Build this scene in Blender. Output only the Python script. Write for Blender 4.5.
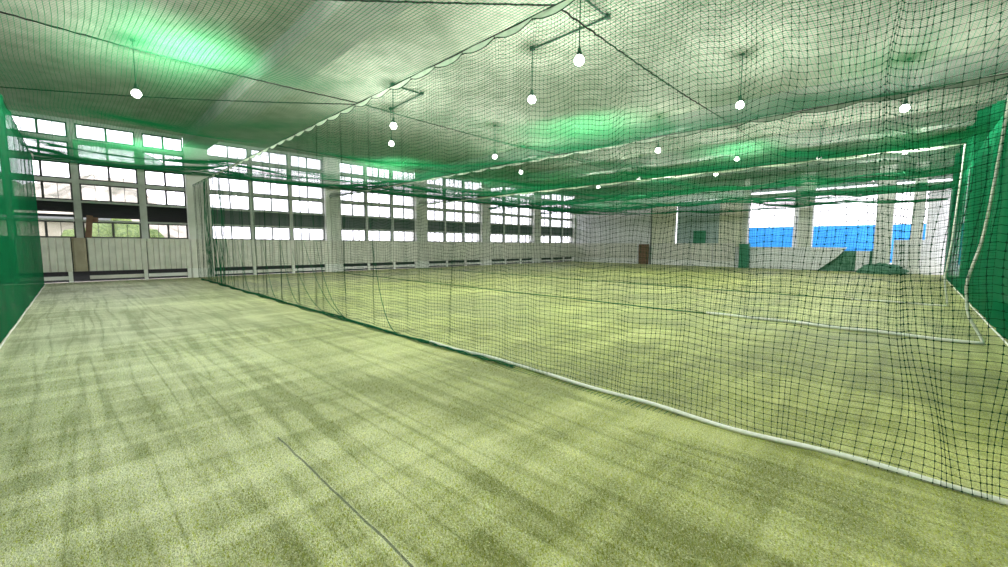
import bpy, math, random
import numpy as np
from mathutils import Matrix, Vector
random.seed(7); rng = np.random.default_rng(7)
for o in list(bpy.data.objects): bpy.data.objects.remove(o)
S = bpy.context.scene
COL = S.collection

# ------------------------------------------------------------------ camera
FPX = 418.0
pitch = math.atan((283.5 - 245.0) / FPX); yaw = math.radians(44.4); roll = math.radians(0.27)
F = Vector((math.cos(yaw) * math.cos(pitch), math.sin(yaw) * math.cos(pitch), -math.sin(pitch)))
Rr = Vector((math.sin(yaw), -math.cos(yaw), 0)); Uu = Rr.cross(F)
R2 = Rr * math.cos(roll) + Uu * math.sin(roll); U2 = -Rr * math.sin(roll) + Uu * math.cos(roll)
cd = bpy.data.cameras.new('camera'); cam = bpy.data.objects.new('camera', cd); COL.objects.link(cam)
cd.sensor_width = 36; cd.lens = FPX / 1008 * 36; cd.clip_start = 0.05; cd.clip_end = 500
m = Matrix((R2, U2, -F)).transposed().to_4x4(); m.translation = Vector((0, 0, 1.5))
cam.matrix_world = m
S.camera = cam

# ------------------------------------------------------------------ world, exposure
w = bpy.data.worlds.new('world'); S.world = w; w.use_nodes = True
bg = w.node_tree.nodes['Background']
bg.inputs[0].default_value = (0.96, 0.91, 1.0, 1); bg.inputs[1].default_value = 4.2
S.view_settings.view_transform = 'Standard'; S.view_settings.look = 'None'
S.view_settings.gamma = 1; S.view_settings.use_curve_mapping = False
S.view_settings.exposure = 0.40
S.cycles.transparent_max_bounces = 24
S.cycles.max_bounces = 6
S.cycles.diffuse_bounces = 4
S.cycles.use_denoising = True

def portal(name, loc, rot, sx, sy):
    l = bpy.data.lights.new(name, 'AREA'); l.shape = 'RECTANGLE'; l.size = sx; l.size_y = sy
    l.cycles.is_portal = True
    o = bpy.data.objects.new(name, l); COL.objects.link(o); o.location = loc; o.rotation_euler = rot
portal('window_daylight', (14, 23.35, 3.9), (math.radians(-90), 0, 0), 37, 4.4)
portal('opening_daylight', (33.6, 3.6, 3.6), (0, math.radians(90), 0), 4.2, 10)

# ------------------------------------------------------------------ materials
def mat(name, col, rough=.6, metal=0, spec=.5):
    M = bpy.data.materials.new(name); M.use_nodes = True
    b = M.node_tree.nodes['Principled BSDF']
    b.inputs['Base Color'].default_value = (*col, 1); b.inputs['Roughness'].default_value = rough
    b.inputs['Metallic'].default_value = metal; b.inputs['Specular IOR Level'].default_value = spec
    return M
def nd(M, t, **k):
    n = M.node_tree.nodes.new(t)
    for a, v in k.items(): setattr(n, a, v)
    return n
def lk(M, a, b): M.node_tree.links.new(a, b)
def coords(M, scale=(1, 1, 1)):
    t = nd(M, 'ShaderNodeTexCoord'); mp = nd(M, 'ShaderNodeMapping'); mp.inputs['Scale'].default_value = scale
    lk(M, t.outputs['Object'], mp.inputs[0]); return mp.outputs[0]
def noise(M, vec, scale, detail=4, rough=.5):
    n = nd(M, 'ShaderNodeTexNoise'); n.inputs['Scale'].default_value = scale; n.inputs['Detail'].default_value = detail
    n.inputs['Roughness'].default_value = rough
    lk(M, vec, n.inputs['Vector']); return n.outputs[0]
def ramp(M, fac, stops):
    r = nd(M, 'ShaderNodeValToRGB'); e = r.color_ramp.elements
    while len(e) < len(stops): e.new(.5)
    for i, (p, c) in enumerate(stops):
        e[i].position = p; e[i].color = (*c, 1) if len(c) == 3 else c
    lk(M, fac, r.inputs[0]); return r.outputs[0]
def mathn(M, op, a, b=None, c=None):
    n = nd(M, 'ShaderNodeMath', operation=op)
    for i, v in enumerate((a, b, c)):
        if v is None: continue
        if isinstance(v, (int, float)): n.inputs[i].default_value = v
        else: lk(M, v, n.inputs[i])
    return n.outputs[0]
def mixc(M, fac, a, b, blend='MIX'):
    n = nd(M, 'ShaderNodeMix', data_type='RGBA', blend_type=blend)
    for s, v in ((0, fac), (6, a), (7, b)):
        if isinstance(v, (int, float)): n.inputs[s].default_value = v
        elif isinstance(v, tuple): n.inputs[s].default_value = (*v, 1)
        else: lk(M, v, n.inputs[s])
    return n.outputs[2]
def noisy(name, c1, c2, scale, rough=.7, bump=0, stretch=(1, 1, 1), lo=.35, hi=.65, detail=5):
    M = mat(name, c1, rough); b = M.node_tree.nodes['Principled BSDF']
    f = noise(M, coords(M, stretch), scale, detail)
    lk(M, ramp(M, f, [(lo, c1), (hi, c2)]), b.inputs['Base Color'])
    if bump:
        bp = nd(M, 'ShaderNodeBump'); bp.inputs['Strength'].default_value = bump; bp.inputs['Distance'].default_value = .01
        lk(M, f, bp.inputs['Height']); lk(M, bp.outputs[0], b.inputs['Normal'])
    return M

def turf_material():
    M = mat('artificial_turf', (.3, .4, .1), .5); b = M.node_tree.nodes['Principled BSDF']
    fine = noise(M, coords(M, (1, 1, 1)), 85, 3, .6)
    fib = noise(M, coords(M, (160, 60, 60)), 1, 2, .6)
    strY = noise(M, coords(M, (3.4, .34, 1)), 1, 4, .6)      # creases running along the hall
    strX = noise(M, coords(M, (.30, 2.6, 1)), 1, 4, .6)      # creases running across
    big = noise(M, coords(M, (.35, .45, 1)), 1, 3, .5)
    lay = mathn(M, 'ADD', mathn(M, 'MULTIPLY', strY, .42), mathn(M, 'MULTIPLY', strX, .42))
    lay = mathn(M, 'ADD', lay, mathn(M, 'MULTIPLY', big, .5))
    for sc, wt, off in (((4.4, .26, 0), .10, 0), ((.20, 2.6, 0), .055, 7)):
        mp = coords(M, sc); rn_ = noise(M, mp, 1, 2, .4)
        rd = mathn(M, 'SUBTRACT', 1, mathn(M, 'MINIMUM', mathn(M, 'MULTIPLY', mathn(M, 'ABSOLUTE', mathn(M, 'SUBTRACT', rn_, .5)), 16), 1))
        lay = mathn(M, 'SUBTRACT', lay, mathn(M, 'MULTIPLY', rd, wt))
    base = ramp(M, lay, [(.53, (.165, .195, .007)), (.66, (.295, .335, .024)), (.78, (.50, .54, .11))])
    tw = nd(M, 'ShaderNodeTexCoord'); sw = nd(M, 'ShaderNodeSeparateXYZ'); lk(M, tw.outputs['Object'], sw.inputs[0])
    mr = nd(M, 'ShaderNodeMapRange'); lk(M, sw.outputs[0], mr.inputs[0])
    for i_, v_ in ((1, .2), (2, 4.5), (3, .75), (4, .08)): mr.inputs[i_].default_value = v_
    base = mixc(M, mathn(M, 'MULTIPLY', mr.outputs[0], ramp(M, lay, [(.51, (.25, .25, .25)), (.72, (.95, .95, .95))])), base, (.84, .83, .66))  # paler to the left: window sheen mixed into the turf colour
    sp = mathn(M, 'ADD', mathn(M, 'MULTIPLY', fine, .5), mathn(M, 'MULTIPLY', fib, .5))
    c = mixc(M, ramp(M, sp, [(.36, (1, 1, 1)), (.50, (0, 0, 0))]), base, (.10, .13, .015))
    c = mixc(M, ramp(M, sp, [(.53, (0, 0, 0)), (.68, (.8, .8, .8))]), c, (.86, .87, .60))
    # the dark open seam between two rolls of turf
    sx = nd(M, 'ShaderNodeSeparateXYZ'); tc = nd(M, 'ShaderNodeTexCoord'); lk(M, tc.outputs['Object'], sx.inputs[0])
    wob = mathn(M, 'MULTIPLY', mathn(M, 'SUBTRACT', noise(M, tc.outputs['Object'], 3, 2), .5), .03)
    d = mathn(M, 'ABSOLUTE', mathn(M, 'SUBTRACT', mathn(M, 'ADD', sx.outputs[0], wob), 1.01))
    near = mathn(M, 'LESS_THAN', d, .007)
    seg = mathn(M, 'MULTIPLY', near, mathn(M, 'LESS_THAN', sx.outputs[1], 3.45))
    c = mixc(M, mathn(M, 'MULTIPLY', seg, .8), c, (.03, .05, .01))
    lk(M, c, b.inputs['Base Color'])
    b.inputs['Sheen Weight'].default_value = .1; b.inputs['Sheen Roughness'].default_value = .5
    b.inputs['Roughness'].default_value = .55
    bp = nd(M, 'ShaderNodeBump'); bp.inputs['Strength'].default_value = .8; bp.inputs['Distance'].default_value = .02
    lk(M, mathn(M, 'ADD', sp, mathn(M, 'MULTIPLY', lay, 2.0)), bp.inputs['Height']); lk(M, bp.outputs[0], b.inputs['Normal'])
    return M
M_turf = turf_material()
def blade_material():
    M = mat('turf_blade', (.42, .5, .14), .38); b = M.node_tree.nodes['Principled BSDF']
    strY = noise(M, coords(M, (3.4, .34, 0)), 1, 4, .6); strX = noise(M, coords(M, (.30, 2.6, 0)), 1, 4, .6); big = noise(M, coords(M, (.35, .45, 0)), 1, 3, .5)
    lay = mathn(M, 'ADD', mathn(M, 'MULTIPLY', strY, .42), mathn(M, 'MULTIPLY', strX, .42))
    lay = mathn(M, 'ADD', lay, mathn(M, 'MULTIPLY', big, .5))
    for sc, wt, off in (((4.4, .26, 0), .10, 0), ((.20, 2.6, 0), .055, 7)):
        mp = coords(M, sc); rn_ = noise(M, mp, 1, 2, .4)
        rd = mathn(M, 'SUBTRACT', 1, mathn(M, 'MINIMUM', mathn(M, 'MULTIPLY', mathn(M, 'ABSOLUTE', mathn(M, 'SUBTRACT', rn_, .5)), 16), 1))
        lay = mathn(M, 'SUBTRACT', lay, mathn(M, 'MULTIPLY', rd, wt))
    base = ramp(M, lay, [(.53, (.26, .29, .010)), (.66, (.50, .54, .048)), (.78, (.86, .88, .32))])
    v = noise(M, coords(M, (1, 1, 0)), 70, 1)
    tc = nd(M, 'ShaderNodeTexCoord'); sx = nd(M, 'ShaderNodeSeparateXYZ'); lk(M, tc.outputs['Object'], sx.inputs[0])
    mr = nd(M, 'ShaderNodeMapRange'); lk(M, sx.outputs[0], mr.inputs[0])          # window sheen painted into the blades, stronger to the left
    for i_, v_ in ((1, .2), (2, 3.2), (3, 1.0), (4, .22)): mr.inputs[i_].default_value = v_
    sheen_paint = mathn(M, 'MULTIPLY', mr.outputs[0], ramp(M, lay, [(.51, (.25, .25, .25)), (.71, (1, 1, 1))]))
    fl = mathn(M, 'MULTIPLY', ramp(M, v, [(.47, (0, 0, 0)), (.58, (1, 1, 1))]), sheen_paint)
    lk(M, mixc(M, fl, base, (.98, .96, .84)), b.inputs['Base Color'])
    return M
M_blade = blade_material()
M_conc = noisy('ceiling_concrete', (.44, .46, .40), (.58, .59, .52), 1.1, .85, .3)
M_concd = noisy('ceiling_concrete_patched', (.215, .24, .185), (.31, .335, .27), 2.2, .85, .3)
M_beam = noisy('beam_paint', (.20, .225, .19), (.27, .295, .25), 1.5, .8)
M_wall = noisy('wall_paint', (.74, .75, .78), (.83, .83, .87), 1.0, .8)
M_cream = noisy('cream_wall_paint', (.72, .72, .60), (.80, .80, .68), 1.0, .8)
M_bluegrey = noisy('blue_grey_wall', (.36, .46, .47), (.42, .52, .53), 1.0, .8)
M_col = noisy('column_paint', (.62, .64, .60), (.74, .75, .72), 1.5, .7)
M_mull = noisy('mullion_paint', (.42, .45, .42), (.52, .55, .52), 3, .6)
M_black = mat('black_steel_sash', (.015, .017, .018), .4)
M_greysash = mat('grey_steel_sash', (.10, .115, .11), .45)
M_darkrec = mat('dark_recess', (.02, .022, .022), .9)
M_panel = noisy('ribbed_panel_grey', (.66, .65, .60), (.80, .78, .73), 2.5, .6)
M_panelb = noisy('ribbed_panel_brown', (.34, .29, .21), (.42, .36, .27), 4, .6)
M_white = mat('white_paint', (.85, .85, .84), .5)
M_brown = noisy('brown_wood', (.13, .06, .035), (.20, .10, .06), 6, .6)
M_metal = mat('dark_green_steel', (.02, .05, .035), .5, .3)
M_concfl = noisy('outer_concrete', (.45, .47, .44), (.6, .6, .56), 1, .9)
M_blue = noisy('blue_fabric', (.02, .27, .72), (.03, .33, .82), 2, .7)
M_greenpaint = mat('green_box_paint', (.03, .22, .12), .6)
M_heap = noisy('folded_grey_green_net', (.05, .17, .10), (.12, .28, .19), 5, .8, .5)
M_shrub = noisy('shrub_leaves', (.05, .10, .02), (.16, .22, .06), 9, .8, .5)
M_rock = noisy('pale_stone', (.26, .25, .19), (.42, .40, .31), .5, .9)
M_hill = noisy('bare_hillside', (.10, .10, .07), (.40, .37, .30), .45, .9, detail=8)

def cloth(name, c, transl=.35, alpha=1.0, mesh=0):
    M = bpy.data.materials.new(name); M.use_nodes = True; nt = M.node_tree; nt.nodes.remove(nt.nodes['Principled BSDF'])
    out = nt.nodes['Material Output']
    d = nd(M, 'ShaderNodeBsdfDiffuse'); t = nd(M, 'ShaderNodeBsdfTranslucent')
    d.inputs[0].default_value = (*c, 1); t.inputs[0].default_value = (*c, 1)
    mx = nd(M, 'ShaderNodeMixShader'); mx.inputs[0].default_value = transl
    lk(M, d.outputs[0], mx.inputs[1]); lk(M, t.outputs[0], mx.inputs[2]); res = mx.outputs[0]
    if alpha < 1:
        tr = nd(M, 'ShaderNodeBsdfTransparent'); m2 = nd(M, 'ShaderNodeMixShader')
        n = noise(M, coords(M, (.6, .6, .35)), 2.0, 3)
        lk(M, ramp(M, n, [(.3, (alpha - .06,) * 3), (.7, (min(1, alpha + .06),) * 3)]), m2.inputs[0])
        lk(M, tr.outputs[0], m2.inputs[1]); lk(M, res, m2.inputs[2]); res = m2.outputs[0]
    lk(M, res, out.inputs[0]); return M
M_twine = cloth('dark_green_twine', (.008, .055, .028), .2)
M_twinec = cloth('green_ceiling_twine', (.028, .25, .11), .5)
M_twineb = cloth('gathered_green_net', (.03, .16, .08), .25)
M_sheet = cloth('dense_green_netting', (.010, .17, .07), .35, .89)
def band(name, c, z0, z1, a0, a1):
    M = cloth(name, c, .5, .99); nt = M.node_tree
    m2 = nt.nodes['Material Output'].inputs[0].links[0].from_node
    tc = nd(M, 'ShaderNodeTexCoord'); sx = nd(M, 'ShaderNodeSeparateXYZ'); lk(M, tc.outputs['Object'], sx.inputs[0])
    mr = nd(M, 'ShaderNodeMapRange'); lk(M, sx.outputs[2], mr.inputs[0])
    for i, v in ((1, z0), (2, z1), (3, a0), (4, a1)): mr.inputs[i].default_value = v
    n = noise(M, coords(M, (2, 2, 5)), 1.5, 3)
    lk(M, mathn(M, 'MULTIPLY', mr.outputs[0], mathn(M, 'ADD', n, .5)), m2.inputs[0]); return M
M_taped = noisy('grey_green_tape', (.16, .24, .17), (.30, .36, .28), 6, .8)
M_band = band('bunched_net_hem', (.012, .075, .04), 4.0, 4.32, .85, .12)
M_litstrip = band('painted_lit_green_strip', (.16, .80, .32), 4.6, 5.3, .62, .75)  # lamp-lit look of the net put into a bright green
def glow_patch():  # lamp glow as a bright green sheet, opacity fading radially
    M = cloth('painted_green_glow', (.13, .80, .33), .6, .99); nt = M.node_tree
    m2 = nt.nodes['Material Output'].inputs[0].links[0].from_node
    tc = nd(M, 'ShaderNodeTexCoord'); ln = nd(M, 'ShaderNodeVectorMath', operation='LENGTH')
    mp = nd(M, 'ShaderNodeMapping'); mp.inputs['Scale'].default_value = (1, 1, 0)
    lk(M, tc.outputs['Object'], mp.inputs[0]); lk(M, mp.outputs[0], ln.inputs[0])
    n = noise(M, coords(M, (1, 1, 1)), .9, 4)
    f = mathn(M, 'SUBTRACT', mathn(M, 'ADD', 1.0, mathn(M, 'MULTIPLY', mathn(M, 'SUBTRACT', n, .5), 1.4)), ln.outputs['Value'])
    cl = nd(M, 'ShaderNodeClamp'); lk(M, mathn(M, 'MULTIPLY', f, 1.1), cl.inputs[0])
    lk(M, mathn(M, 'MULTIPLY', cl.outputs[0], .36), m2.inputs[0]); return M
M_glowpatch = glow_patch()
M_strip2 = band('thin_green_net_strip', (.02, .25, .11), 4.45, 4.8, .6, .0)
M_cord = mat('black_cord', (.012, .02, .016), .8)
M_rope = noisy('white_rope', (.80, .80, .74), (.9, .9, .86), 30, .8)
M_tape = noisy('pale_green_tape', (.50, .66, .48), (.62, .75, .58), 10, .8)

def glass():
    M = bpy.data.materials.new('window_glass'); M.use_nodes = True; nt = M.node_tree; nt.nodes.remove(nt.nodes['Principled BSDF'])
    tr = nd(M, 'ShaderNodeBsdfTransparent'); tr.inputs[0].default_value = (.95, .96, .97, 1)
    g = nd(M, 'ShaderNodeBsdfGlossy'); g.inputs['Roughness'].default_value = .05
    mx = nd(M, 'ShaderNodeMixShader'); mx.inputs[0].default_value = .06
    lk(M, tr.outputs[0], mx.inputs[1]); lk(M, g.outputs[0], mx.inputs[2]); lk(M, mx.outputs[0], nt.nodes['Material Output'].inputs[0])
    return M
M_glass = glass()
def emit(name, c, s):
    M = bpy.data.materials.new(name); M.use_nodes = True; nt = M.node_tree; nt.nodes.remove(nt.nodes['Principled BSDF'])
    e = nd(M, 'ShaderNodeEmission'); e.inputs[0].default_value = (*c, 1); e.inputs[1].default_value = s
    lk(M, e.outputs[0], nt.nodes['Material Output'].inputs[0]); return M
M_bulb = emit('lit_bulb', (1, .98, .93), 14)

# ------------------------------------------------------------------ builders
def props(o, label=None, cat=None, group=None, kind=None):
    if label: o['label'] = label
    if cat: o['category'] = cat
    if group: o['group'] = group
    if kind: o['kind'] = kind
    return o
def thing(name, label, cat, loc=(0, 0, 0), group=None, rz=0):
    o = bpy.data.objects.new(name, None); COL.objects.link(o); o.location = loc; o.rotation_euler = (0, 0, rz)
    o.empty_display_size = .2
    return props(o, label, cat, group)
class MB:
    def __init__(s): s.v = []; s.f = []; s.n = 0
    def add(s, v, f):
        v = np.asarray(v, float).reshape(-1, 3); f = np.asarray(f, int)
        s.v.append(v); s.f.append(f + s.n); s.n += len(v); return s
    def box(s, x0, x1, y0, y1, z0, z1):
        v = [(x, y, z) for x in (x0, x1) for y in (y0, y1) for z in (z0, z1)]
        return s.add(v, [(0, 1, 3, 2), (4, 6, 7, 5), (0, 4, 5, 1), (2, 3, 7, 6), (0, 2, 6, 4), (1, 5, 7, 3)])
    def tube(s, path, r, k=8, rs=None):
        P = np.asarray(path, float); n = len(P); T = np.gradient(P, axis=0); T /= np.linalg.norm(T, axis=1)[:, None] + 1e-9
        ref = np.array((0, 0, 1.)) if abs(T[:, 2]).mean() < .8 else np.array((1., 0, 0))
        A = np.cross(T, ref); A /= np.linalg.norm(A, axis=1)[:, None] + 1e-9; B = np.cross(T, A)
        a = np.arange(k) * 2 * np.pi / k
        rr = np.full(n, r) if rs is None else np.asarray(rs)
        V = P[:, None] + rr[:, None, None] * (np.cos(a)[None, :, None] * A[:, None] + np.sin(a)[None, :, None] * B[:, None])
        f = [(i * k + j, i * k + (j + 1) % k, (i + 1) * k + (j + 1) % k, (i + 1) * k + j) for i in range(n - 1) for j in range(k)]
        s.add(V, f)
        c = s.n; s.add([P[0], P[-1]], np.zeros((0, 4), int))
        b = c - n * k
        caps = [(b + (j + 1) % k, b + j, c, c) for j in range(k)]
        s.caps = getattr(s, 'caps', []) + [(b + (j + 1) % k, b + j, c) for j in range(k)] + \
            [(b + (n - 1) * k + j, b + (n - 1) * k + (j + 1) % k, c + 1) for j in range(k)]
        return s
    def lathe(s, prof, c=(0, 0, 0), k=16):
        a = np.arange(k) * 2 * np.pi / k; n = len(prof)
        V = [(c[0] + r * math.cos(t), c[1] + r * math.sin(t), c[2] + z) for r, z in prof for t in a]
        f = [(i * k + j, i * k + (j + 1) % k, (i + 1) * k + (j + 1) % k, (i + 1) * k + j) for i in range(n - 1) for j in range(k)]
        return s.add(V, f)
    def build(s, name, m, parent=None, smooth=False, bevel=0):
        V = np.concatenate(s.v); Fq = np.concatenate([f for f in s.f if len(f)]) if any(len(f) for f in s.f) else np.zeros((0, 4), int)
        tri = np.asarray(getattr(s, 'caps', []), int).reshape(-1, 3)
        me = bpy.data.meshes.new(name); me.vertices.add(len(V)); me.vertices.foreach_set('co', V.ravel())
        idx = np.concatenate([Fq.ravel(), tri.ravel()]).astype(np.int32)
        me.loops.add(len(idx)); me.loops.foreach_set('vertex_index', idx)
        npoly = len(Fq) + len(tri); me.polygons.add(npoly)
        st = np.concatenate([np.arange(len(Fq)) * 4, len(Fq) * 4 + np.arange(len(tri)) * 3]).astype(np.int32)
        me.polygons.foreach_set('loop_start', st)
        me.polygons.foreach_set('use_smooth', np.full(npoly, smooth))
        me.update(calc_edges=True); me.validate()
        me.materials.append(m)
        o = bpy.data.objects.new(name, me); COL.objects.link(o)
        if parent: o.parent = parent
        if bevel:
            b = o.modifiers.new('bevel', 'BEVEL'); b.width = bevel; b.segments = 2; b.limit_method = 'ANGLE'
        return o
def struct(name, mb, m, bevel=0, parent=None):
    o = mb.build(name, m, parent, bevel=bevel)
    if parent is None: o['kind'] = 'structure'
    return o
def copy_tree(o, parent=None):
    c = o.copy(); COL.objects.link(c)
    if parent is not None: c.parent = parent
    for ch in list(o.children): copy_tree(ch, c)
    return c
def strands(mb, P, r, k=3):
    """P: (S, n, 3) strand polylines -> thin k-sided tubes"""
    Sn, n, _ = P.shape
    T = np.gradient(P, axis=1); T /= np.linalg.norm(T, axis=2)[..., None] + 1e-9
    mt = np.abs(T.mean(axis=(0, 1))); ref = np.eye(3)[int(np.argmin(mt))]
    A = np.cross(T, ref); A /= np.linalg.norm(A, axis=2)[..., None] + 1e-9; B = np.cross(T, A)
    a = np.arange(k) * 2 * np.pi / k
    V = P[:, :, None] + r * (np.cos(a)[None, None, :, None] * A[:, :, None] + np.sin(a)[None, None, :, None] * B[:, :, None])
    base = (np.arange(Sn) * n * k)[:, None, None] + (np.arange(n - 1) * k)[None, :, None]
    j = np.arange(k)[None, None, :]; j1 = (j + 1) % k
    f = np.stack([base + j, base + j1, base + k + j1, base + k + j], -1).reshape(-1, 4)
    mb.add(V, f)
def knots(mb, P, r):
    P = P.reshape(-1, 3); n = len(P)
    o = np.array([(1, 0, 0), (0, 1, 0), (-1, 0, 0), (0, -1, 0), (0, 0, 1), (0, 0, -1)]) * r
    V = (P[:, None] + o[None]).reshape(-1, 3)
    q = np.array([(0, 1, 4, 4)])  # placeholder shape
    tri = np.array([(0, 1, 4), (1, 2, 4), (2, 3, 4), (3, 0, 4), (1, 0, 5), (2, 1, 5), (3, 2, 5), (0, 3, 5)])
    b = mb.n + np.arange(n) * 6
    mb.caps = list(getattr(mb, 'caps', [])) + (b[:, None, None] + tri[None]).reshape(-1, 3).tolist()
    mb.add(V, np.zeros((0, 4), int))

# ------------------------------------------------------------------ setting
YW = 23.0; XF = 32.6; YR = -1.7; XL = -3.0; ZC = 6.15
cols = [3.95, 9.98, 15.75, 21.45, 27.35, 33.15]
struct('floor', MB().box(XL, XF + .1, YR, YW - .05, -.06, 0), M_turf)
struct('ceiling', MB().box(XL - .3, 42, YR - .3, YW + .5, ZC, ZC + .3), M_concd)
for i, cx in enumerate(cols):
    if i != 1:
        struct('ceiling_beam', MB().box(cx - .43, cx + .43, YR, YW - .02, 5.67, ZC), M_beam)
    struct('column', MB().box(cx - .43, cx + .43, YW - .18, YW + .45, 0, 5.67 if i != 1 else ZC), M_col, .02)
bays = [(-3.0, 3.52)] + [(cols[i] + .43, cols[i + 1] - .43) for i in range(5)]
struct('trim_1', MB().box(XL, 32.7, YW + .1, YW + .4, 0, .06), M_darkrec)
# window wall: sill wall, mullions, transoms, header
rows = [(5.45, 6.02), (4.72, 5.30), (3.92, 4.54), (3.12, 3.78), (2.40, 3.05), (1.70, 2.33)]
wall = MB(); subs = []
for bi, (a, b) in enumerate(bays):
    if bi == 0: ss = [(-2.9, -1.62), (-1.5, .04), (.24, 1.95), (2.17, 3.52)]
    else:
        wd = (b - a - .30) / 3; ss = [(a + i * (wd + .15), a + i * (wd + .15) + wd) for i in range(3)]
    for i in range(len(ss) - 1): wall.box(ss[i][1], ss[i + 1][0], YW + .02, YW + .22, 1.6, ZC)
    zs = [(6.02, ZC)] + [(rows[i + 1][1], rows[i][0]) for i in range(5)]
    for z0, z1 in zs: wall.box(a, b, YW + .05, YW + .20, z0, z1)
    subs.append(ss)
struct('wall_window_side', wall, M_mull)
low = MB()
for a, b in bays: low.box(a, b, YW + .12, YW + .3, 0, 1.70)
struct('wall_sill', low, M_darkrec)
struct('wall_left', MB().box(XL - .2, XL, YR, YW + .4, 0, ZC), M_wall)
struct('wall_right', MB().box(XL, 31.9, YR - .2, YR, 0, ZC), M_wall)

wn = 0
def sash(parent, x0, x1, z0, z1, mtl, name='sash', mid=True, bar=.045, wires=True):
    f = MB(); y0, y1 = YW + .07, YW + .13
    f.box(x0, x1, y0, y1, z0, z0 + bar).box(x0, x1, y0, y1, z1 - bar, z1)
    f.box(x0, x0 + bar, y0, y1, z0 + bar, z1 - bar).box(x1 - bar, x1, y0, y1, z0 + bar, z1 - bar)
    xm = (x0 + x1) / 2
    if mid: f.box(xm - bar * .7, xm + bar * .7, y0, y1, z0 + bar, z1 - bar)
    if wires:
        for q in (.25, .75):
            xq = x0 + (x1 - x0) * q; f.box(xq - .008, xq + .008, y0 + .01, y1 - .01, z0 + bar, z1 - bar)
    o = f.build(name, mtl, parent)
    MB().box(x0 + bar, x1 - bar, YW + .097, YW + .103, z0 + bar, z1 - bar).build('pane', M_glass, o)
for bi, ss in enumerate(subs):
    for si, (x0, x1) in enumerate(ss):
        wn += 1
        root = bpy.data.objects.new('window_%d' % wn, None); COL.objects.link(root); root['kind'] = 'structure'
        sm = M_black if bi == 0 else M_greysash  # grey after the first bay: window bloom put into the sash colour
        for ri, (z0, z1) in enumerate(rows):
            if ri == 4:   # louvre row: overlapping dark blades, a bright slit left open above the last ones
                lv = MB()
                nb = 7
                for q in range(nb):
                    if (q == 0 and (bi == 0 and si < 3)): continue
                    if q == 2 and si == 1 and bi == 0: continue
                    zz = z0 + (q + .5) * (z1 - z0) / nb
                    v = [(x, YW + .10 + dy, zz + dz) for x in (x0, x1) for dy, dz in ((-.03, -.05), (-.022, -.055), (.03, .045), (.022, .05))]
                    lv.add(v, [(0, 1, 5, 4), (1, 2, 6, 5), (2, 3, 7, 6), (3, 0, 4, 7), (0, 3, 2, 1), (4, 5, 6, 7)])
                lv.box(x0, x0 + .03, YW + .06, YW + .14, z0, z1).box(x1 - .03, x1, YW + .06, YW + .14, z0, z1)
                lv.build('louvre', M_black if bi < 1 else M_greysash, root)
            else:
                sash(root, x0, x1, z0, z1, sm, bar=.05 if bi == 0 else .035, mid=True)

# ribbed guard panels along the window wall (z .42 - 1.68)
ordn = ['first', 'second', 'third', 'fourth', 'fifth', 'sixth']
def ribbed(L, z0=.42, z1=1.67, ribs=None, axis='x'):
    mb = MB(); n = ribs or max(2, round(L / .19)); d = .045
    prof = []
    for i in range(n):
        u = i * L / n; p = L / n
        prof += [(u, 0), (u + p * .14, d), (u + p * .86, d), (u + p, 0)]
    front = [(u, -v) for u, v in prof]
    V = []; Fc = []
    for i, (u, v) in enumerate(front):
        V += [(u, v, z0), (u, v, z1), (u, .03, z0), (u, .03, z1)]
    for i in range(len(front) - 1):
        a = i * 4; b = a + 4
        Fc += [(a, b, b + 1, a + 1), (a + 2, a + 3, b + 3, b + 2), (a + 1, b + 1, b + 3, a + 3), (a, a + 2, b + 2, b)]
    e = (len(front) - 1) * 4
    Fc += [(0, 1, 3, 2), (e, e + 2, e + 3, e + 1)]
    mb.add(V, Fc); mb.box(0, L, -.055, .035, z1, z1 + .025)
    return mb
YP = YW - .26
posn = ['left', 'middle', 'right']
for bi, ss in enumerate(subs):
    lst = ss[1:] if bi == 0 else ss
    for si, (x0, x1) in enumerate(lst):
        hw = .11 if bi == 0 else .075
        e0 = x0 - hw if si else x0; e1 = x1 + hw if si < 2 else x1
        if bi == 0 and si == 1: e0 = .30
        if bi == 0 and si == 0:
            e1 = -.12
        t = thing('guard_panel', 'ribbed grey guard panel, %s one under the %s window bay from the left' % (posn[si], ordn[bi]),
                  'guard panel', (e0 + .01, YP, 0), 'ribbed guard panels along the window wall')
        ribbed(e1 - e0 - .02).build('ribbed_sheet', M_panel, t)
        MB().box(e1 - e0 - .15, e1 - e0 - .03, .0, .10, 0, .42).build('foot', M_white, t)
        MB().box(0, e1 - e0 - .1, .12, .16, .10, .24).build('kick_rail', M_white if (bi * 3 + si) % 3 != 1 else M_panel, t)
    if bi == 0:
        t = thing('guard_panel', 'brown weathered narrow guard panel between the grey ones by the left net', 'guard panel', (-.10, YP, 0), 'ribbed guard panels along the window wall')
        ribbed(.38, ribs=1).build('ribbed_sheet', M_panelb, t)
    if bi < 5:
        cx = cols[bi]
        t = thing('guard_panel', 'narrow ribbed guard panel in front of the %s column from the left' % ordn[bi], 'guard panel', (cx - .42, YP, 0), 'ribbed guard panels along the window wall')
        ribbed(.84).build('ribbed_sheet', M_panel, t)
        MB().box(.02, .82, -.02, .05, 0, .42).build('foot', M_white, t)
pl = MB(); pl.box(-.09, .09, -.03, .03, 0, .85); pl.box(.09, .24, -.03, .03, .62, .80)
o = pl.build('timber_board', M_brown, bevel=.008); o.location = (.36, YP - .02, 1.66); o.rotation_euler = (0, math.radians(6), 0)
o.location.z = 1.71
props(o, 'dark brown timber board standing on the guard panels against the left windows', 'board')

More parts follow.
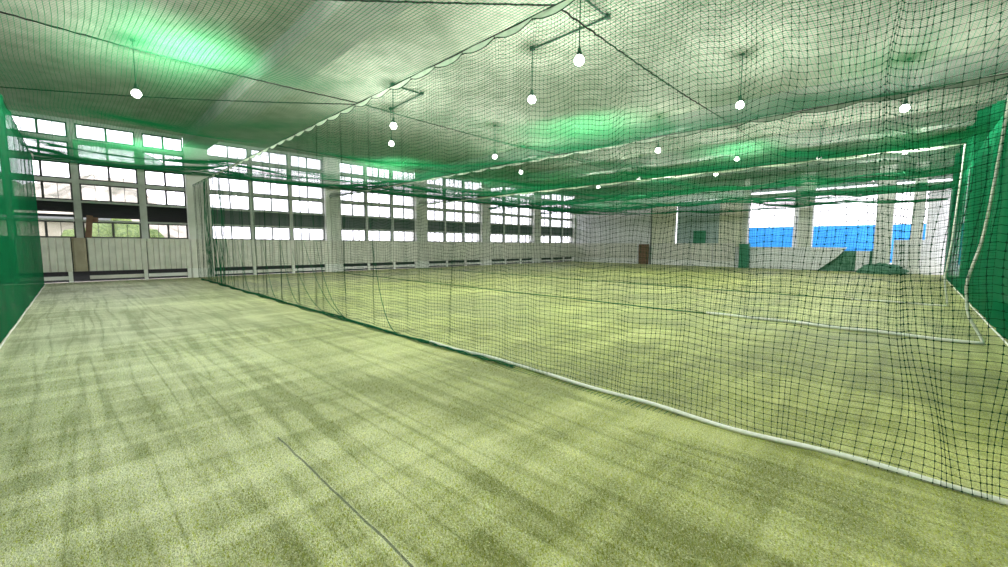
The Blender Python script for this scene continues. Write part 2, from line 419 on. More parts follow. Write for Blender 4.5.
# far wall
far = MB(); far.box(XF + .3, XF + .5, 15.4, 22.9, 1.45, 4.9)
far.box(XF + .3, XF + .5, 8.6, 22.9, 4.9, ZC); far.box(XF + .3, XF + .5, 8.7, 22.9, 0, 1.45)
struct('wall_far', far, M_wall)
struct('trim_2', MB().box(XF + .28, XF + .48, 13.5, 15.4, 1.45, 4.9), M_cream)
struct('trim_3', MB().box(XF + .6, XF + .8, 10.3, 13.5, 1.45, 4.9), M_bluegrey)
struct('trim_4', MB().box(XF + .28, XF + .48, 8.7, 10.3, 1.45, 4.9), M_cream)
struct('trim_5', MB().box(XF + .2, XF + .27, 13.42, 13.55, 1.45, 3.0), M_white)
struct('trim_6', MB().box(XF + .2, XF + .26, 15.38, 15.45, 0, 4.9), M_greysash)
t = thing('switch_cabinet', 'dark green square cabinet on the blue-grey part of the far wall', 'cabinet', (XF + .52, 11.75, 2.1))
MB().box(0, .07, -.45, .45, -.55, .55).build('body', M_greenpaint, t, bevel=.01)
MB().box(-.015, 0, -.40, .40, -.50, .50).build('door', M_greenpaint, t, bevel=.004)
fy = [(21.2, 22.7), (19.65, 21.15), (18.1, 19.6), (16.55, 18.05), (13.75, 15.25), (12.2, 13.7), (10.65, 12.15), (9.1, 10.6)]
pn = ['first', 'second', 'third', 'fourth', 'fifth', 'sixth', 'seventh', 'eighth']
for k, (y0, y1) in enumerate(fy):
    t = thing('guard_panel', 'ribbed grey guard panel on the far wall, %s from the window corner' % pn[k], 'guard panel', (XF + .12, y1, 0), 'ribbed guard panels on the far wall', rz=math.radians(-90))
    ribbed(y1 - y0).build('ribbed_sheet', M_panel, t)
    MB().box(0, y1 - y0, -.02, .06, 0, .40).build('kick_board', M_white, t)
o = MB().box(-.05, .05, -.42, .42, 0, 1.62).build('brown_door_panel', M_brown, bevel=.01); o.location = (XF + .02, 15.9, 0)
props(o, 'brown upright board set between the guard panels of the far wall', 'board')
o = MB().box(-.22, .22, -.28, .28, 0, 1.6).box(-.25, .25, -.31, .31, 1.6, 1.66).build('green_bin', M_greenpaint, bevel=.01); o.location = (XF - .25, 8.42, 0)
props(o, 'tall green box at the end of the far guard panels beside the low wall', 'box')
# open side right of the far wall: columns, parapet, outer floor
struct('column', MB().box(XF + .1, XF + .7, 4.75, 5.5, 0, ZC), M_col, .02)
struct('column', MB().box(XF + .1, XF + .7, 1.0, 1.75, 0, ZC), M_col, .02)
struct('column', MB().box(XF + .1, XF + .7, -.25, .25, 0, ZC), M_col, .02)
struct('column', MB().box(XF + .1, XF + .6, 8.4, 8.75, 0, ZC), M_col, .02)
struct('trim_7', MB().box(XF + .1, XF + .7, YR, 8.5, 4.7, 5.0), M_beam)
par = MB()
V = [(x, y, z) for x in (XF + .08, XF + .28) for y, z in ((8.2, 0), (8.2, 1.45), (2.95, 1.45), (3.4, .85), (4.35, 0.0))]
par.add(V, [(0, 1, 2, 3), (5, 8, 7, 6), (0, 5, 6, 1), (1, 6, 7, 2), (2, 7, 8, 3), (3, 8, 9, 4)])
par.caps = [(0, 3, 4), (5, 9, 8)]
struct('wall_parapet', par, M_wall)
struct('trim_8', MB().box(XF + .45, XF + .8, 1.75, 4.75, 0, 1.25), M_heap)
struct('wall_stub', MB().box(XF + .08, XF + .28, 1.9, 2.5, 0, 1.25), M_wall)
struct('wall_corner', MB().box(XF + .2, XF + .4, YR, -.35, 0, 4.7).box(XF + .2, XF + .4, -.35, .9, 0, 1.9).box(XF + .15, XF + .2, -1.3, -.2, 1.55, 1.65), M_wall)
struct('outer_floor', MB().box(XF + .1, 60, -30, 40, -.3, -.02), M_concfl)
o = MB().box(39.8, 40.4, 6.2, 7.0, 0, 6.1).build('outer_column', M_col); o['kind'] = 'structure'
t = thing('blue_fence', 'long blue fabric fence standing outside beyond the far opening', 'fence', (46, 4, 0))
sh = MB(); 
ys = np.linspace(-14, 14, 113); xx = .06 * np.sin(ys * 3.1)
V = []; 
for y, x in zip(ys, xx): V += [(x, y, .2), (x, y, 3.3), (x + .03, y, .2), (x + .03, y, 3.3)]
Fc = []
for i in range(len(ys) - 1):
    a = i * 4; b = a + 4; Fc += [(a, b, b + 1, a + 1), (a + 2, a + 3, b + 3, b + 2), (a + 1, b + 1, b + 3, a + 3), (a, a + 2, b + 2, b)]
sh.add(V, Fc); sh.build('fabric', M_blue, t)
for y in np.arange(-14, 14.1, 4): MB().tube([(.12, y, -.02), (.12, y, 3.35)], .05).build('post', M_metal, t)

# outside the window wall: paving, pale bank, shrubs, neighbour building
struct('outer_ground', MB().box(-40, 60, YW + .6, 70, -.4, -.1), M_rock)
def blob(name, c, r, m, label, cat, group=None, seed=0):
    rg = np.random.default_rng(seed); k, n = 28, 16; V = []
    ph = rg.uniform(0, 6, 8)
    for i in range(n + 1):
        t_ = math.pi / 2 * i / n
        for j in range(k):
            a = 2 * math.pi * j / k
            q = 1 + .16 * math.sin(3 * a + ph[0]) + .10 * math.sin(7 * a + ph[1] + 4 * t_) + .08 * math.sin(11 * t_ + 5 * a + ph[2]) + rg.uniform(-.07, .07)
            V.append((r[0] * q * math.cos(t_) * math.cos(a), r[1] * q * math.cos(t_) * math.sin(a), r[2] * q * math.sin(t_)))
    f = [(i * k + j, i * k + (j + 1) % k, (i + 1) * k + (j + 1) % k, (i + 1) * k + j) for i in range(n) for j in range(k)]
    o = MB().add(V, f).build(name, m, smooth=True); o.location = c
    props(o, label, cat, group); return o
blob('shrub', (1.6, 33, -.1), (2.4, 1.4, 2.5), M_shrub, 'low green shrub outside the lower panes of the first window bay', 'shrub', seed=1)
t = thing('low_building', 'pale low building outside with dark eaves seen through the lower left windows', 'building', (0, 44, -.1))
MB().box(-16, 2, 0, 6, 0, 3.2).build('wall', M_rock, t); MB().box(-16.5, 2.6, -.6, 6.5, 3.2, 3.6).build('roof', M_greysash, t)

# ------------------------------------------------------------------ pendant lamps and conduits
def make_lamp():
    t = thing('pendant_lamp', 'x', 'lamp', (0, 0, 0))
    MB().tube([(0, 0, 1.17), (0, 0, .16)], .012, 6).build('rod', M_metal, t)
    MB().lathe([(0, 1.17), (.05, 1.17), (.05, 1.14), (.015, 1.12)], k=12).build('ceiling_rose', M_metal, t)
    MB().lathe([(0.0, .19), (.03, .19), (.035, .13), (.055, .10), (.06, .055), (.0, .055)], k=14).build('lamp_holder', M_metal, t)
    MB().lathe([(.0, .07), (.05, .06), (.08, .02), (.098, -.03), (.085, -.08), (.05, -.108), (0, -.115)], k=16).build('bulb', M_bulb, t, smooth=True)
    return t
lamps = [
 (6.8, 4.72, 'nearest large-looking pendant lamp on the near bracket conduit, top centre of the photo'),
 (7.8, 6.74, 'pendant lamp on the long rod at the end of the near bracket conduit'),
 (6.7, 11.1, 'pendant lamp under the farther bracket conduit, upper of its close pair'),
 (7.8, 13.08, 'pendant lamp at the far end of the second bracket conduit, lower of its close pair'),
 (1.2, 13.1, 'pendant lamp hanging alone over the left lane beside the green net'),
 (11.6, 3.3, 'bright pendant lamp right of centre, nearest beyond the second net'),
 (14.7, .42, 'pendant lamp close to the right green net, the nearer of two in that corner'),
 (11.7, 12.0, 'pendant lamp in the middle of the hall just before the first dark beam'),
 (15.0, 13.6, 'pendant lamp beside the window side end of the first dark beam'),
 (15.0, 6.9, 'pendant lamp hanging below the middle of the first dark beam'),
 (18.6, 5.3, 'bright pendant lamp beyond the first dark beam, right of centre'),
 (20.4, 2.9, 'pendant lamp beyond the first dark beam, between the bright one and the right wall'),
 (21.3, .5, 'pendant lamp close to the right green net, the farther of two in that corner'),
 (20.7, 10.5, 'far pendant lamp over the middle lane in front of the second dark beam'),
 (21.8, 13.6, 'small far pendant lamp nearest the window wall'),
 (21.8, 7.1, 'small far pendant lamp left of the bright one beyond the first beam'),
 (28.9, 1.8, 'farthest pendant lamp in front of the openings to the blue fence'),
 (1.4, .9, 'added unseen pendant lamp brightening the very near end of the left lane'),  # added out of view to brighten the near turf
 (1.4, 6.6, 'pendant lamp above the near part of the left lane, glowing through the ceiling net'),
]
lamp0 = make_lamp()
ld = bpy.data.lights.new('lamp_light', 'POINT'); ld.energy = 330; ld.color = (.98, 1.0, .92); ld.shadow_soft_size = .1
for i, (x, y, lab) in enumerate(lamps):
    o = lamp0 if i == 0 else copy_tree(lamp0)
    o.location = (x, y, 4.97); o['label'] = lab; o['group'] = 'pendant lamps under the ceiling'
    l = bpy.data.objects.new('lamp_light', ld); COL.objects.link(l); l.location = (x, y, 4.97 - .20)
def conduit(pts, label):
    c = MB()
    for a, b in zip(pts[:-1], pts[1:]): c.tube([a, b], .022, 6)
    t = thing('conduit', label, 'conduit', pts[0]); ob = c.build('pipe', M_metal, t); ob.location = -Vector(pts[0])
    for q in pts:
        b = MB().box(q[0] - .045, q[0] + .045, q[1] - .045, q[1] + .045, q[2] - .03, q[2] + .05).build('junction_box', M_metal, t); b.location = -Vector(pts[0])
ZK = 6.09
conduit([(7.8, 6.74, ZK), (7.8, 4.75, ZK), (6.8, 4.72, ZK), (6.8, 3.2, ZK)], 'angled dark conduit on the ceiling feeding the two nearest lamps')
conduit([(6.7, 11.1, ZK), (7.7, 11.1, ZK), (7.8, 13.08, ZK)], 'angled dark conduit on the ceiling feeding the farther pair of lamps')
conduit([(1.2, 9.0, ZK), (1.2, 9.6, ZK), (2.0, 9.6, ZK)], 'short angled conduit on the ceiling of the left lane')

# ------------------------------------------------------------------ nets
Y0, Y1 = -1.0, 22.55
def dividing_net(X, label, pitch, rr=.020, yA=Y0, yB=Y1, seed=0, pinches=(), knot_to=None, r=.0017, amp=.05, white=(Y0, Y1), hooks=True, skirt=False, zt=4.0, tape=False, hk=.6, hem=True):
    rg = np.random.default_rng(seed); ph = rg.uniform(0, 6.28, 8)
    t = thing('dividing_net', label, 'net', (X, yA, 0), 'dividing nets across the hall')
    def fm(s, v):   # s along Y (absolute), v height 0..1
        y = s.copy() * np.ones_like(v); v = v * np.ones_like(s)
        for c, wd, kk, v0, vw in pinches:
            c = c - (.45 * (1 - v) ** 5 if abs(c - .12) < .01 else 0)
            y = y - kk * (y - c) * np.exp(-((y - c) / wd) ** 2) * (np.exp(-((v - v0) / vw) ** 2))
        drape = (1 - v) ** .6 * v ** .25 + .12
        x = amp * drape * (np.sin(5.3 * s + ph[0] + 1.1 * v) + .6 * np.sin(11.7 * s + ph[1] - 2 * v) + .4 * np.sin(2.1 * s + ph[2]))
        y = y + .022 * np.sin(9 * s + 3.5 * v + ph[3]) * (1 - v) + .012 * np.sin(23 * s + 6 * v + ph[4]) + .014 * np.sin(3.1 * s + 17 * v + ph[6]) * np.sin(np.pi * v) + .010 * np.sin(6.3 * s - 29 * v + ph[7]) * np.sin(np.pi * v)
        y = y + .05 * np.sin(1.9 * s + 2.6 * v) * v * (1 - v) * 2
        sc = np.abs(np.sin(np.pi * (s - yA) / hk)) ** .8        # scallops between the hooks
        ztop = zt - .065 * sc
        z = .015 + v * (ztop - .015) + (.022 * np.sin(3 * s + ph[5] + 3 * v) + .016 * np.sin(7.7 * s + ph[1] + 8 * v) + .008 * np.sin(17 * s + ph[2] - 9 * v)) * np.sin(np.pi * v)
        return np.stack([x, y - yA, z], -1)
    L = yB - yA; ns = int(L / pitch); nz = int(zt / pitch)
    s = yA + np.arange(ns + 1) * pitch
    mb = MB()
    strands(mb, fm(s[:, None], np.linspace(0, 1, 44)[None, :]), r)
    hv = np.arange(nz + 1) / nz
    strands(mb, fm(np.linspace(yA, yB, int(L / .1))[None, :], hv[:, None]), r)
    if knot_to is not None:
        sk = s[s < knot_to]; knots(mb, fm(sk[:, None], hv[None, :]), .0066)
    mb.build('mesh', M_twine, t)
    # top rope, hooks, scalloped edge
    MB().tube([(0, 0, zt + .02), (0, L, zt + .02)], .009, 6).build('top_rope', M_cord, t)
    ss = np.linspace(yA, yB, int(L / .05)); P = fm(ss, np.ones_like(ss)); 
    MB().tube(P, .006, 5).build('edge_cord', M_twine, t)
    if tape:
        V = []
        for p in P: V += [(p[0] - .003, p[1], zt + .012), (p[0] - .003, p[1], p[2]), (p[0] + .003, p[1], zt + .012), (p[0] + .003, p[1], p[2])]
        Fc = []
        for i in range(len(P) - 1):
            a = i * 4; b = a + 4; Fc += [(a, a + 1, b + 1, b), (a + 2, b + 2, b + 3, a + 3), (a + 1, a + 3, b + 3, b + 1)]
        MB().add(V, Fc).build('edge_tape', M_tape if X < 9 or X > 12 else M_taped, t)
    if hem:
        V = []; yy = np.linspace(yA, yB, 200)
        for y in yy:
            for j in range(5): V.append((.05 * math.sin(2.2 * y + j * .4) + .02 * j, y - yA, zt + .03 + .075 * j))
        MB().add(V, [(i * 5 + j, i * 5 + 5 + j, i * 5 + 6 + j, i * 5 + j + 1) for i in range(199) for j in range(4)]).build('bunched_hem', M_band, t, smooth=True)
    # floor rope
    ss = np.linspace(white[0], white[1], int((white[1] - white[0]) / .08))
    xr = .035 * np.sin(1.3 * ss + ph[6]) + .02 * np.sin(3.7 * ss + ph[7])
    MB().tube(np.stack([xr, ss - yA, np.full_like(ss, rr + .002) + .006 * np.sin(5 * ss)], -1), rr, 8).build('bottom_rope', M_rope, t, smooth=True)
    if white[1] < yB:
        ss = np.linspace(white[1], yB, int((yB - white[1]) / .1)); xr = .035 * np.sin(1.3 * ss + ph[6]) + .02 * np.sin(3.7 * ss + ph[7])
        MB().tube(np.stack([xr, ss - yA, np.full_like(ss, .014)], -1), .013, 6).build('bottom_cord', M_twineb, t, smooth=True)
    if hooks:
        n = int(L / hk)
        for i in range(n + 1):
            y = i * hk
            MB().tube([(0, y, zt + .03), (.012, y, zt + .005), (0, y, zt - .02), (-.012, y, zt + .005)], .006, 5).build('hook', M_cord, t)
    return t, fm, ph
n1, fm1, ph1 = dividing_net(3.70, 'nearest dividing net of dark green mesh from ceiling rope to white floor rope', .048, seed=3,
    pinches=((.12, .40, .68, .45, .6), (-.42, .22, .6, .3, .4), (8.0, .5, .55, .1, .3), (13.5, .8, .5, .1, .4), (19.5, 1.0, .6, .2, .5), (1.6, .25, .3, .2, .3)),
    knot_to=13, white=(Y0, 5.2), tape=True, hem=False, r=.0016)
# gathered skirt of net lying along its foot
sk = MB(); rg = np.random.default_rng(5)
ss = np.linspace(3.4, 21.0, 380)
for q in range(6):
    p = rg.uniform(0, 6, 3); wdt = (.005 + .009 * q) * np.clip((ss - 2.5) / 3, .1, 1)
    x = -.03 - wdt + .018 * np.sin(7 * ss + p[0]) + .012 * np.sin(19 * ss + p[1])
    z = .012 + .014 * np.abs(np.sin(9 * ss + p[2])) * (q % 3)
    sk.tube(np.stack([x, ss - Y0, z], -1), .004 + .002 * (q % 2), 5)
# little mesh flap on the turf
ys = np.arange(1.4, 21.5, .05)
xs = np.linspace(-.02, -.13, 5)
P = np.stack([np.broadcast_to(xs[None, :], (len(ys), 5)) * (1 + .3 * np.sin(ys * 4)[:, None]), np.broadcast_to(ys[:, None] - Y0, (len(ys), 5)), np.full((len(ys), 5), .006)], -1)
strands(sk, P, .003)
sk.build('gathered_skirt', M_twineb, n1)
# slack folds pulled up from the foot of the net
for (ya, yb, zb, dx) in ((8.0, 9.6, 1.3, .10), (8.05, 10.4, 1.2, .18), (14.6, 15.9, 1.0, .1), (10.5, 11.8, 1.1, .08), (12.2, 13.4, 1.2, .1), (9.0, 10.9, .8, .12), (16.6, 17.6, 1.4, .1), (6.2, 7.0, 1.2, .08)):
    u = np.linspace(0, 1, 24)
    fo = MB(); fo.tube(np.stack([dx * np.sin(np.pi * u), ya + (yb - ya) * (1 - (1 - u) ** 2.5) - Y0, .02 + 1.7 * zb * u ** 1.5], -1), .0, 5, rs=.005 * (1 - u) ** .5 + .002)
    fo.build('slack_fold', M_twineb, n1)
# bunched end of the net beside the window wall
bd = MB()
for q in range(26):
    p = rg.uniform(0, 6, 3); u = np.linspace(0, 1, 40); y0 = 17.6 + 3.2 * rg.random() ** 1.5; x0 = rg.uniform(-.08, .12)
    bd.tube(np.stack([x0 + .05 * np.sin(5 * u + p[0]) , y0 + .10 * np.sin(4 * u + p[1]) * (1 - u) - Y0, 4.0 * u + .02], -1), .0, 5, rs=.005 + .006 * np.abs(np.sin(9 * u + p[2])) * (1 - u))
bd.build('gathered_end', M_twineb, n1)

n2, _, _ = dividing_net(9.65, 'second dividing net from the camera with its floor rope across the middle of the pitch', .05, yA=-.85, seed=4, knot_to=4,
                        r=.0017, white=(-.85, 3.2), amp=.06, pinches=((2.5, .6, .5, .2, .5), (10, .8, .5, .2, .5)), hk=.85, tape=True, rr=.028)
n3, _, _ = dividing_net(15.3, 'third dividing net with pale scalloped top edge near the right wall', .055, yA=-.7, seed=5,
                        r=.0017, white=(-.7, 1.2), amp=.06, tape=True, hk=1.5)
# nets drawn up near the far wall
for xr_, lab_ in ((21.3, 'nearer of two drawn-up green nets sagging in a roll under the far ceiling'), (27.2, 'farther of two drawn-up green nets sagging in a roll under the far ceiling')):
  t = thing('rolled_net', lab_, 'net', (xr_, -.8, 4.28), 'rolled nets')
  rn = MB(); u = np.linspace(0, 23.2, 240)
  for q in range(5):
      p = rg.uniform(0, 6, 3)
      rn.tube(np.stack([.08 * np.sin(1.1 * u + p[0]), u, -.10 * np.abs(np.sin(u * .7 + .2)) + .10 * np.sin(2.3 * u + p[1]) * .5 + .04 * q - .15], -1), .028, 6)
  rn.build('roll', M_twineb, t, smooth=True)
# white ropes at the right ends of nets two and three
def end_rope(net, yA, pts, nm='end_rope'):
    P = np.array(pts, float); u = np.linspace(0, 1, len(P)); uu = np.linspace(0, 1, 40)
    Q = np.stack([np.interp(uu, u, P[:, i]) for i in range(3)], -1)
    for _ in range(3): Q[1:-1] = (Q[:-2] + Q[1:-1] * 2 + Q[2:]) / 4
    MB().tube(Q, .020, 7).build(nm, M_rope, net, smooth=True)
end_rope(n2, -.85, [(0, -.02, 4.4), (0, 0.02, 3.6), (.03, .06, 2.6), (0.03, .12, 1.6), (.05, .25, .95), (.02, .20, .45), (.0, .05, .15), (0, 0, .03)])
end_rope(n3, -.7, [(0, 0, 4.0), (0, .02, 3), (.0, .06, 1.5), (.0, .12, .7), (0, .02, .03)])

# ceiling nets, one per bay, carried by ropes
xs_n = [-.85, 3.70, 9.65, 15.3, 21.3, 27.2, 32.3]
ropesY = [2.88, 7.3, 11.9, 16.6]
def ceil_z(x, y, xa, xb, ph):
    u = (x - xa) / (xb - xa); sag = np.sin(np.pi * np.clip(u, 0, 1))
    e = [-1.0] + ropesY + [22.7]; sy = np.zeros_like(y * np.ones_like(x))
    yy = y * np.ones_like(x)
    for a, b in zip(e[:-1], e[1:]):
        sy = sy + np.where((yy >= a) & (yy < b), np.sin(np.pi * (yy - a) / (b - a)), 0)
    rise = .62 * np.clip((yy - 15.5) / 7, 0, 1) ** 1.3
    return 4.02 - .06 * sag - .16 * sag * sy + rise + .03 * np.sin(1.7 * x + ph) * np.sin(2.3 * yy + ph) + .10 * np.clip((x - 15) / 15, 0, 1) * np.sin(.55 * yy + .8 * x)
names = ['left lane next to the green side net', 'second lane, between the nearest and second dividing nets', 'third lane, between the second and third dividing nets',
         'fourth lane, beyond the third dividing net', 'fifth lane under the second dark beam', 'last lane before the far wall']
for i in range(6):
    xa, xb = xs_n[i], xs_n[i + 1]; pt = .05 if i < 3 else .06; ph = i * 1.3
    t = thing('ceiling_net', 'green ceiling net stretched over the ' + names[i], 'net', (xa, Y0, 4.0), 'ceiling nets')
    O = np.array((xa, Y0, 4.0))
    X = np.arange(xa, xb + .001, pt); Y = np.arange(Y0, 22.7, pt)
    mb = MB()
    yy = np.linspace(Y0, 22.7, 120); xx, y2 = np.broadcast_arrays(X[:, None], yy[None, :])
    wob = .02 * np.sin(2.1 * y2 + xx * 3)
    strands(mb, np.stack([xx + wob, y2, ceil_z(xx, y2, xa, xb, ph)], -1) - O, .0024 if i < 2 else .0033)
    x1 = np.linspace(xa, xb, 26); xx, y2 = np.broadcast_arrays(x1[None, :], Y[:, None])
    strands(mb, np.stack([xx, y2 + .03 * np.sin(1.7 * xx + y2), ceil_z(xx, y2, xa, xb, ph)], -1) - O, .0024 if i < 2 else .0033)
    mb.build('mesh', M_twinec, t)
    # cords crossing the bay
    for ry in ropesY:
        if i == 0 and ry == 2.88: a, b = (xa, 6.9), (xb, 2.88)
        elif i == 0 and ry == 11.9: a, b = (xa, 10.9), (xb, 7.4)
        elif i == 0 and ry == 16.6: continue
        else: a, b = (xa, ry), (xb, ry)
        u = np.linspace(0, 1, 60); xx = a[0] + (b[0] - a[0]) * u; y2 = a[1] + (b[1] - a[1]) * u
        z = 4.02 - .05 * np.sin(np.pi * u)
        P = np.stack([xx, y2 + .01 * np.sin(u * 150), z], -1) - O
        MB().tube(P, .010 if i < 2 else .007, 5).build('carrying_cord', M_cord, t)
    # bunched hem at the window wall
    hm = MB(); x1 = np.linspace(xa, xb, 60)
    for q in range(4):
        p = rg.uniform(0, 6, 2)
        hm.tube(np.stack([x1, 22.55 + .04 * np.sin(x1 * 2 + p[0]), 4.48 + .03 * q + .02 * np.sin(3 * x1 + p[1])], -1) - O, .014, 5)
    hm.build('gathered_hem', M_twineb, t)
    V = []; x1 = np.linspace(xa, xb, 60)
    for x in x1:
        for j in range(5): V.append((x - xa, 22.5 + .04 * math.sin(3 * x + j) - Y0, 4.46 + .15 * j))
    ob = MB().add(V, [(k * 5 + j, k * 5 + 5 + j, k * 5 + 6 + j, k * 5 + j + 1) for k in range(59) for j in range(4)]).build('hanging_strip', M_strip2, t, smooth=True)
    ob.location.z = -4.0
    if i == 0:  # added bright sheet standing in for the lamp-lit edge of the net
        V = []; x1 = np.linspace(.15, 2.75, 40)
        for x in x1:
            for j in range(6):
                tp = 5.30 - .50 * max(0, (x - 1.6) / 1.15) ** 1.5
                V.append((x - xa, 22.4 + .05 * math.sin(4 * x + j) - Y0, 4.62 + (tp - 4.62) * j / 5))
        ob = MB().add(V, [(k * 6 + j, k * 6 + 6 + j, k * 6 + 7 + j, k * 6 + j + 1) for k in range(39) for j in range(5)]).build('painted_lit_fold', M_litstrip, t, smooth=True)
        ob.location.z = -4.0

# added soft-edged sheets that paint green lamp glow onto the ceiling nets
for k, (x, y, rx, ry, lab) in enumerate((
  (8.0, 5.2, 1.9, 1.9, 'large added green glow sheet on the ceiling net below the near pendant pair'),
  (12.0, 9.0, 1.3, 1.8, 'added green glow sheet on the ceiling net left of the first beam'),
  (1.0, 7.2, 1.2, 2.0, 'added green glow sheet on the ceiling net of the left lane'),
  (12.4, 3.5, 1.5, 1.5, 'added green glow sheet on the ceiling net at the bright lamp right of centre'),
  (7.7, .5, 1.3, .8, 'added green glow sheet on the ceiling net at upper right of the photo'),
  (12.4, .5, 1.3, .8, 'added green glow sheet on the ceiling net near the right wall'),
  (7.0, 11.8, 1.3, 2.2, 'added green glow sheet on the ceiling net under the farther pendant pair'),
  (20.0, 7.2, 1.8, 1.8, 'added green glow sheet far back on the ceiling net near the far wall'),
  (1.7, 14.2, 1.6, 1.6, 'added green glow sheet on the ceiling net above the left windows'))):
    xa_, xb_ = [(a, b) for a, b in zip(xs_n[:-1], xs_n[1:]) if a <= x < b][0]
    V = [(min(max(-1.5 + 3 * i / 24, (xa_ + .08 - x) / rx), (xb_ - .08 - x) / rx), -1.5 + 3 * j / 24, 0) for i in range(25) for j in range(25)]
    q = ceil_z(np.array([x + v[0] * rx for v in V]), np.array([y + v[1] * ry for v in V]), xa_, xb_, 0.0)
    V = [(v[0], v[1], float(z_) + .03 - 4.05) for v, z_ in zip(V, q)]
    ob = MB().add(V, [(i * 25 + j, i * 25 + 25 + j, i * 25 + 26 + j, i * 25 + j + 1) for i in range(24) for j in range(24)]).build('glow_sheet', M_glowpatch, smooth=True)
    ob.location = (x, y, 4.05); ob.scale = (rx, ry, 1); props(ob, lab, 'net', 'added glow sheets on the ceiling nets')

# dense green side nets
def sheet(name, label, A, B, z0, ztop, mtl, amp=.05, seed=0, rope=True):
    A = np.array(A, float); B = np.array(B, float); L = np.linalg.norm(B - A); d = (B - A) / L; nrm = np.array((-d[1], d[0]))
    t = thing(name, label, 'net', (A[0], A[1], 0)); rg = np.random.default_rng(seed); ph = rg.uniform(0, 6, 6)
    n = int(L / .08); k = 30; V = []
    for i in range(n + 1):
        s = L * i / n; zt_ = ztop(s) if callable(ztop) else ztop
        for j in range(k + 1):
            v = j / k; off = amp * (.25 + .75 * v) * (math.sin(4.1 * s + ph[0]) + .6 * math.sin(8.7 * s + ph[1] + v) + .4 * math.sin(1.3 * s + ph[2] - 2 * v))
            p = d * s + nrm * off; V.append((p[0], p[1], z0 + (zt_ - z0) * v))
    f = [(i * (k + 1) + j, (i + 1) * (k + 1) + j, (i + 1) * (k + 1) + j + 1, i * (k + 1) + j + 1) for i in range(n) for j in range(k)]
    MB().add(V, f).build('netting', mtl, t, smooth=True)
    if rope:
        s = np.linspace(0, L, n); P = d[None, :] * s[:, None] + nrm[None, :] * (.012 + amp * .5 + .004 * np.sin(s * 2))[:, None]
        MB().tube(np.column_stack([P, np.full(n, .014)]), .012, 7).build('floor_rope', M_rope, t, smooth=True)
    s = np.linspace(0, L, 60); P = d[None, :] * s[:, None]
    zt_ = np.array([ztop(q) if callable(ztop) else ztop for q in s])
    MB().tube(np.column_stack([P, zt_]), .012, 6).build('top_rope', M_cord, t)
    return t
# runs with the hall side on its normal side
sheet('side_net', 'dense green side net along the left lane, hanging close to the left frame edge', (-.87, 22.2), (-.87, -1.0), .01, lambda s: 4.45, M_sheet, .018, 1)
sheet('side_net', 'dense dark green side net along the right end of all the lanes', (5.0, -1.15), (31.2, -1.15), .01, lambda s: 3.95 + min(2.1, max(0, (s - 5.5) * .19)), M_sheet, .05, 2)

# things seen dimly behind the side nets
for k, (y, h) in enumerate(((11.0, 1.9), (8.6, 1.75))):
    t = thing('ribbed_mat', ['pale ribbed mat leaning behind the left net, farther one', 'pale ribbed mat leaning behind the left net, nearer one'][k], 'mat', (-1.75, y, 0), 'ribbed mats behind the left net', rz=math.radians(90))
    ribbed(1.3, .02, h, ribs=9).build('ribbed_sheet', M_white, t)
for k, x in enumerate((11.2, 14.2, 17.6)):
    o = MB().box(0, 1.5, .01, .06, 1.6, 3.1).build('notice_board', M_white, bevel=.01); o.location = (x, YR, 0)
    props(o, ['pale board on the wall behind the right green net, nearest one', 'pale board on the wall behind the right green net, middle one', 'pale board on the wall behind the right green net, farthest one'][k], 'board', 'boards behind the right net')
t = thing('bench', 'pale long bench against the wall behind the right green net', 'bench', (10.5, YR + .22, 0))
MB().box(0, 4, -.17, .17, .42, .47).build('seat', M_white, t)
for x in (.2, 2, 3.8): MB().box(x - .04, x + .04, -.15, .15, 0, .42).build('leg', M_metal, t)

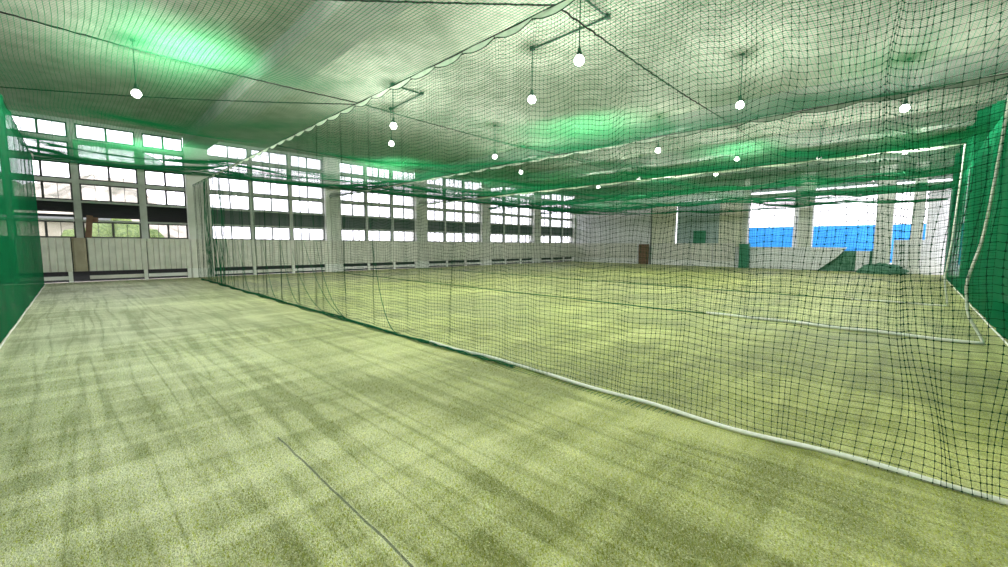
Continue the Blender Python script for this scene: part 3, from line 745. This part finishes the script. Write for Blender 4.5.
# hillside seen through the left windows
hv_ = []; gx = np.linspace(-30, 16, 60); gy = np.linspace(58, 78, 14)
for x in gx:
    for j, y in enumerate(gy): hv_.append((x, y, -.3 + (9.6 + .8 * math.sin(x * .5) + .5 * math.sin(x * 1.7 + j)) * math.sin(math.pi / 2 * j / 13) ** .7 * min(1, (16 - x) / 10)))
ob = MB().add(hv_, [(i * 14 + j, i * 14 + 14 + j, i * 14 + 15 + j, i * 14 + j + 1) for i in range(59) for j in range(13)]).build('hillside', M_hill); ob['kind'] = 'structure'

# standing pile of the turf near the camera
def turf_pile():
    rg = np.random.default_rng(11); n = 330000
    u = rg.random(n); dist = .9 * (8.5 / .9) ** rg.random(n); ang = rg.uniform(math.radians(-8), math.radians(97), n)
    x = dist * np.cos(ang); y = dist * np.sin(ang); ok = (x > -.8) & (y > -.9) & ~((np.abs(x - 1.01) < .014) & (y < 3.45)); x, y = x[ok], y[ok]; n = len(x)
    h = rg.uniform(.008, .018, n); a = rg.uniform(0, 2 * np.pi, n); w_ = rg.uniform(.0012, .0024, n); la = rg.normal(1.2, 1.2, n); ln = rg.uniform(.3, 1.3, n) * h
    b = np.stack([x, y, np.zeros(n)], -1); d = np.stack([np.cos(a) * w_, np.sin(a) * w_, np.zeros(n)], -1)
    tip = b + np.stack([np.cos(la) * ln, np.sin(la) * ln, h], -1)
    V = np.stack([b - d, b + d, tip], 1).reshape(-1, 3)
    me = bpy.data.meshes.new('turf_pile'); me.vertices.add(len(V)); me.vertices.foreach_set('co', V.ravel())
    me.loops.add(n * 3); me.loops.foreach_set('vertex_index', np.arange(n * 3, dtype=np.int32)); me.polygons.add(n)
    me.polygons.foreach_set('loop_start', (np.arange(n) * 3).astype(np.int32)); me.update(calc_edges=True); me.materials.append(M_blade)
    o = bpy.data.objects.new('turf_pile', me); COL.objects.link(o)
    props(o, 'short yellow-green artificial turf pile standing on the floor', 'turf', kind='stuff')
turf_pile()

# heap of folded net on the turf at the far opening
hp = blob('net_heap', (31.4, 1.3, 0), (.6, 1.0, .48), M_heap, 'heap of dark green netting piled on the floor at the far opening', 'net heap', seed=9)

print('objects', len(bpy.data.objects))
